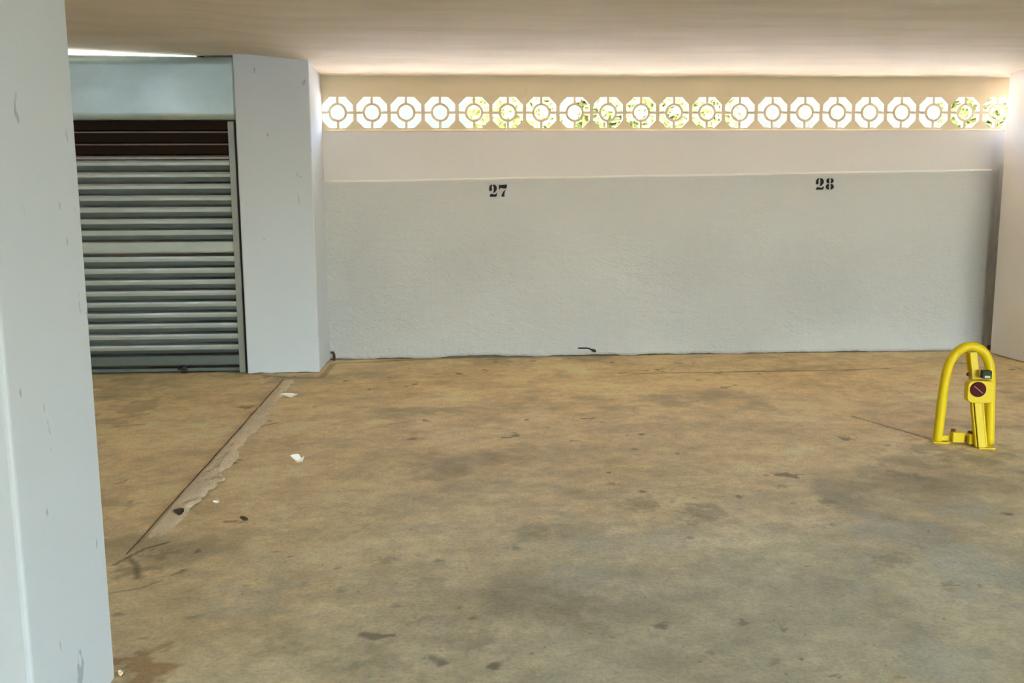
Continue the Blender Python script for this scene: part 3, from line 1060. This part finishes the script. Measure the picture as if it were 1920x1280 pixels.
# ------------------------------------------------------------------ small things
def scrap(name, u, v, wpx, hratio, mat, label, cat, seed, thick=0.002, curl=0.006):
    r_ = random.Random(seed)
    p = on_floor(u, v)
    hw = (on_floor(u + wpx / 2, v) - p).length
    bm = bmesh.new()
    n = 9
    ringt, ringb = [], []
    for k in range(n):
        a = 2 * math.pi * k / n
        rr_ = 0.8 + 0.4 * r_.random()
        x, y_ = hw * rr_ * math.cos(a), hw * hratio * rr_ * math.sin(a)
        z = 0.004 + curl * abs(math.sin(a * 0.5 + r_.random())) * 1.5
        ringt.append(bm.verts.new((x, y_, z + thick)))
        ringb.append(bm.verts.new((x, y_, z)))
    ct = bm.verts.new((0, 0, 0.004 + thick + curl * 0.3))
    cb = bm.verts.new((0, 0, 0.002))
    for k in range(n):
        j = (k + 1) % n
        bm.faces.new((ringt[k], ringt[j], ct)); bm.faces.new((ringb[j], ringb[k], cb)); bm.faces.new((ringt[k], ringb[k], ringb[j], ringt[j]))
    o = bm_obj(name, bm, mat)
    o.location = (p.x, p.y, float(floor_z(np.array([p.x]), np.array([p.y]))[0]))
    tag(o, label, cat)
    return o


scrap('paper_scrap', 543, 745, 34, .35, M['paper'], 'torn pale paper scrap beside the end of the mortar strip', 'paper', 1, curl=0.018)
scrap('paper_scrap', 557, 867, 24, .5, M['paper'], 'small white folded paper scrap lying alone on the open floor', 'paper', 2, curl=0.026)
scrap('paper_scrap', 406, 943, 12, .6, M['paper'], 'tiny white crumb of paper near the mortar strip', 'paper', 3)
scrap('dry_leaf', 458, 977, 16, .6, M['leaf_dry'], 'small dark dry leaf on the floor right of the mortar strip', 'leaf', 4, curl=0.010)
scrap('dry_leaf', 336, 965, 18, 1.0, M['leaf_dry'], 'crumpled brown dry leaf lying on the mortar strip', 'leaf', 5, curl=0.014)
scrap('plaster_crumb', 226, 1268, 9, .7, M['mortar'], 'pale plaster crumb at the foot of the white column', 'crumb', 6, thick=0.006)

# cable ends sticking out at the foot of the wall
a, b = on_y(1085, 653, YF - 0.02), on_y(1112, 657, YF - 0.03)
bm = bmesh.new()
org = on_y(1100, 657, YF - 0.02)
tube(bm, [p - org for p in catmull([on_y(1084, 652.5, YF + 0.005), on_y(1092, 652.5, YF - 0.03), on_y(1104, 653, YF - 0.045), on_y(1112, 657, YF - 0.05)], 5)], 0.007, 10)
tube(bm, [on_y(1110, 655.5, YF - 0.05) - org, on_y(1117, 658.5, YF - 0.052) - org], 0.013, 10)
o = bm_obj('cable_end', bm, M['black'], smooth=True)
o.location = org
tag(o, 'black cable end sticking out of the middle of the wall foot', 'cable')
org = on_y(624, 668, YF - 0.02)
bm = bmesh.new()
tube(bm, [p - org for p in [on_y(620, 660.5, YF - 0.02), on_y(625.5, 660.5, YF - 0.02), on_y(626.5, 664, YF - 0.022), on_y(627, 675, YF - 0.025), on_y(627, 678.5, YF - 0.025)]], 0.011, 8)
o = bm_obj('cable_end', bm, M['leaf_dry'])
o.location = org
tag(o, 'dark bent cable stub in the corner between pillar and wall', 'cable')

# ------------------------------------------------------------------ outside, seen through the lattice and from behind
g = box_obj('lawn', -40, 45, D + 3.2, 80, -0.1, 1.84, M['lawn'])
tag(g, 'green lawn outside beyond the paved strip', kind='structure')
g = box_obj('terrace', -40, 45, D + 1.2, D + 3.2, -0.1, 1.84, M['terrace'])
tag(g, 'sunlit paved ground outside the lattice', kind='structure')
g = box_obj('terrace_edge', XL - 0.3, 45, D + 0.14, D + 1.2, 1.7, 1.84, M['terrace'])
tag(g, 'sunlit paved strip along the outside of the wall', kind='structure')
g = box_obj('yard', FX1, 45, FY0, D + 1.0, -0.12, -0.01, M['asphalt'])
tag(g, 'grey asphalt yard beside the garage', kind='structure')
g = box_obj('forecourt', -40, 45, -60, FY0, -0.12, -0.01, M['asphalt'])
tag(g, 'grey asphalt yard in front of the garage', kind='structure')


def house(x0, x1, y0, y1, zt, mat, label):
    e_ = bpy.data.objects.new('house', None)
    link(e_)
    e_.location = ((x0 + x1) / 2, y0, 1.84)
    tag(e_, label, 'house')
    hx = (x1 - x0) / 2
    bm = bmesh.new(); add_box(bm, -hx, hx, 0, y1 - y0, 0, zt - 1.84)
    bm_obj('wall', bm, mat, e_)
    bm = bmesh.new()
    vs = [bm.verts.new(p) for p in ((-hx - .4, -.4, zt - 1.84), (hx + .4, -.4, zt - 1.84), (hx + .4, y1 - y0 + .4, zt - 1.84), (-hx - .4, y1 - y0 + .4, zt - 1.84),
                                    (-hx, (y1 - y0) / 2, zt - 1.84 + 0.5), (hx, (y1 - y0) / 2, zt - 1.84 + 0.5))]
    for f in ((0, 1, 5, 4), (2, 3, 4, 5), (1, 2, 5), (3, 0, 4), (3, 2, 1, 0)): bm.faces.new([vs[i] for i in f])
    bm_obj('roof', bm, M['terrace'], e_)
    return e_


house(-6.0, 0.6, 20.0, 26.0, 4.3, M['cream'], 'cream house outside seen through the first lattice blocks')
house(0.5, 8.0, 29.0, 34.0, 5.3, M['olive_house'], 'pale yellow house outside behind the garden trees')
house(5.0, 10.9, 20.0, 26.0, 4.3, M['peach'], 'peach coloured house outside seen through the lattice blocks near the right pillar')


def tree(x, y_, r, zc, n, label, seed):
    r_ = random.Random(seed)
    e_ = bpy.data.objects.new('garden_tree', None)
    link(e_)
    e_.location = (x, y_, 1.84)
    tag(e_, label, 'tree', 'trees outside the lattice')
    bm = bmesh.new()
    tube(bm, [(0, 0, 0), (0.05, 0, zc * 0.6), (0, 0, zc)], 0.09, 8)
    bm_obj('trunk', bm, M['bark'], e_)
    bm = bmesh.new()
    for k in range(n):
        v = Vector((r_.gauss(0, 1), r_.gauss(0, 1), r_.gauss(0, 0.7)))
        v = v.normalized() * r * (r_.random() ** 0.4)
        c_ = Vector((0, 0, zc)) + v
        if c_.z < 0.1: c_.z = 0.1 + r_.random() * 0.3
        a1 = Vector((r_.gauss(0, 1), r_.gauss(0, 1), r_.gauss(0, 1))).normalized() * 0.16
        a2 = a1.orthogonal().normalized() * 0.06
        q = [bm.verts.new(c_ + s) for s in (-a1, a2, a1, -a2)]
        bm.faces.new(q)
    bm_obj('crown', bm, M['leaf'], e_)


for k, (x, y_, r, zc, lab) in enumerate([
        (1.0, 14.6, 0.80, 1.0, 'leafy green tree outside beside the cream house'),
        (2.6, 16.6, 0.90, 1.1, 'leafy green tree outside behind the middle lattice blocks'),
        (3.7, 14.6, 0.80, 1.0, 'leafy green tree outside next to the peach house'),
        (8.5, 14.6, 0.85, 1.0, 'bright green bush outside behind the last lattice block')]):
    tree(x, y_, r, zc, 5000, lab, k)
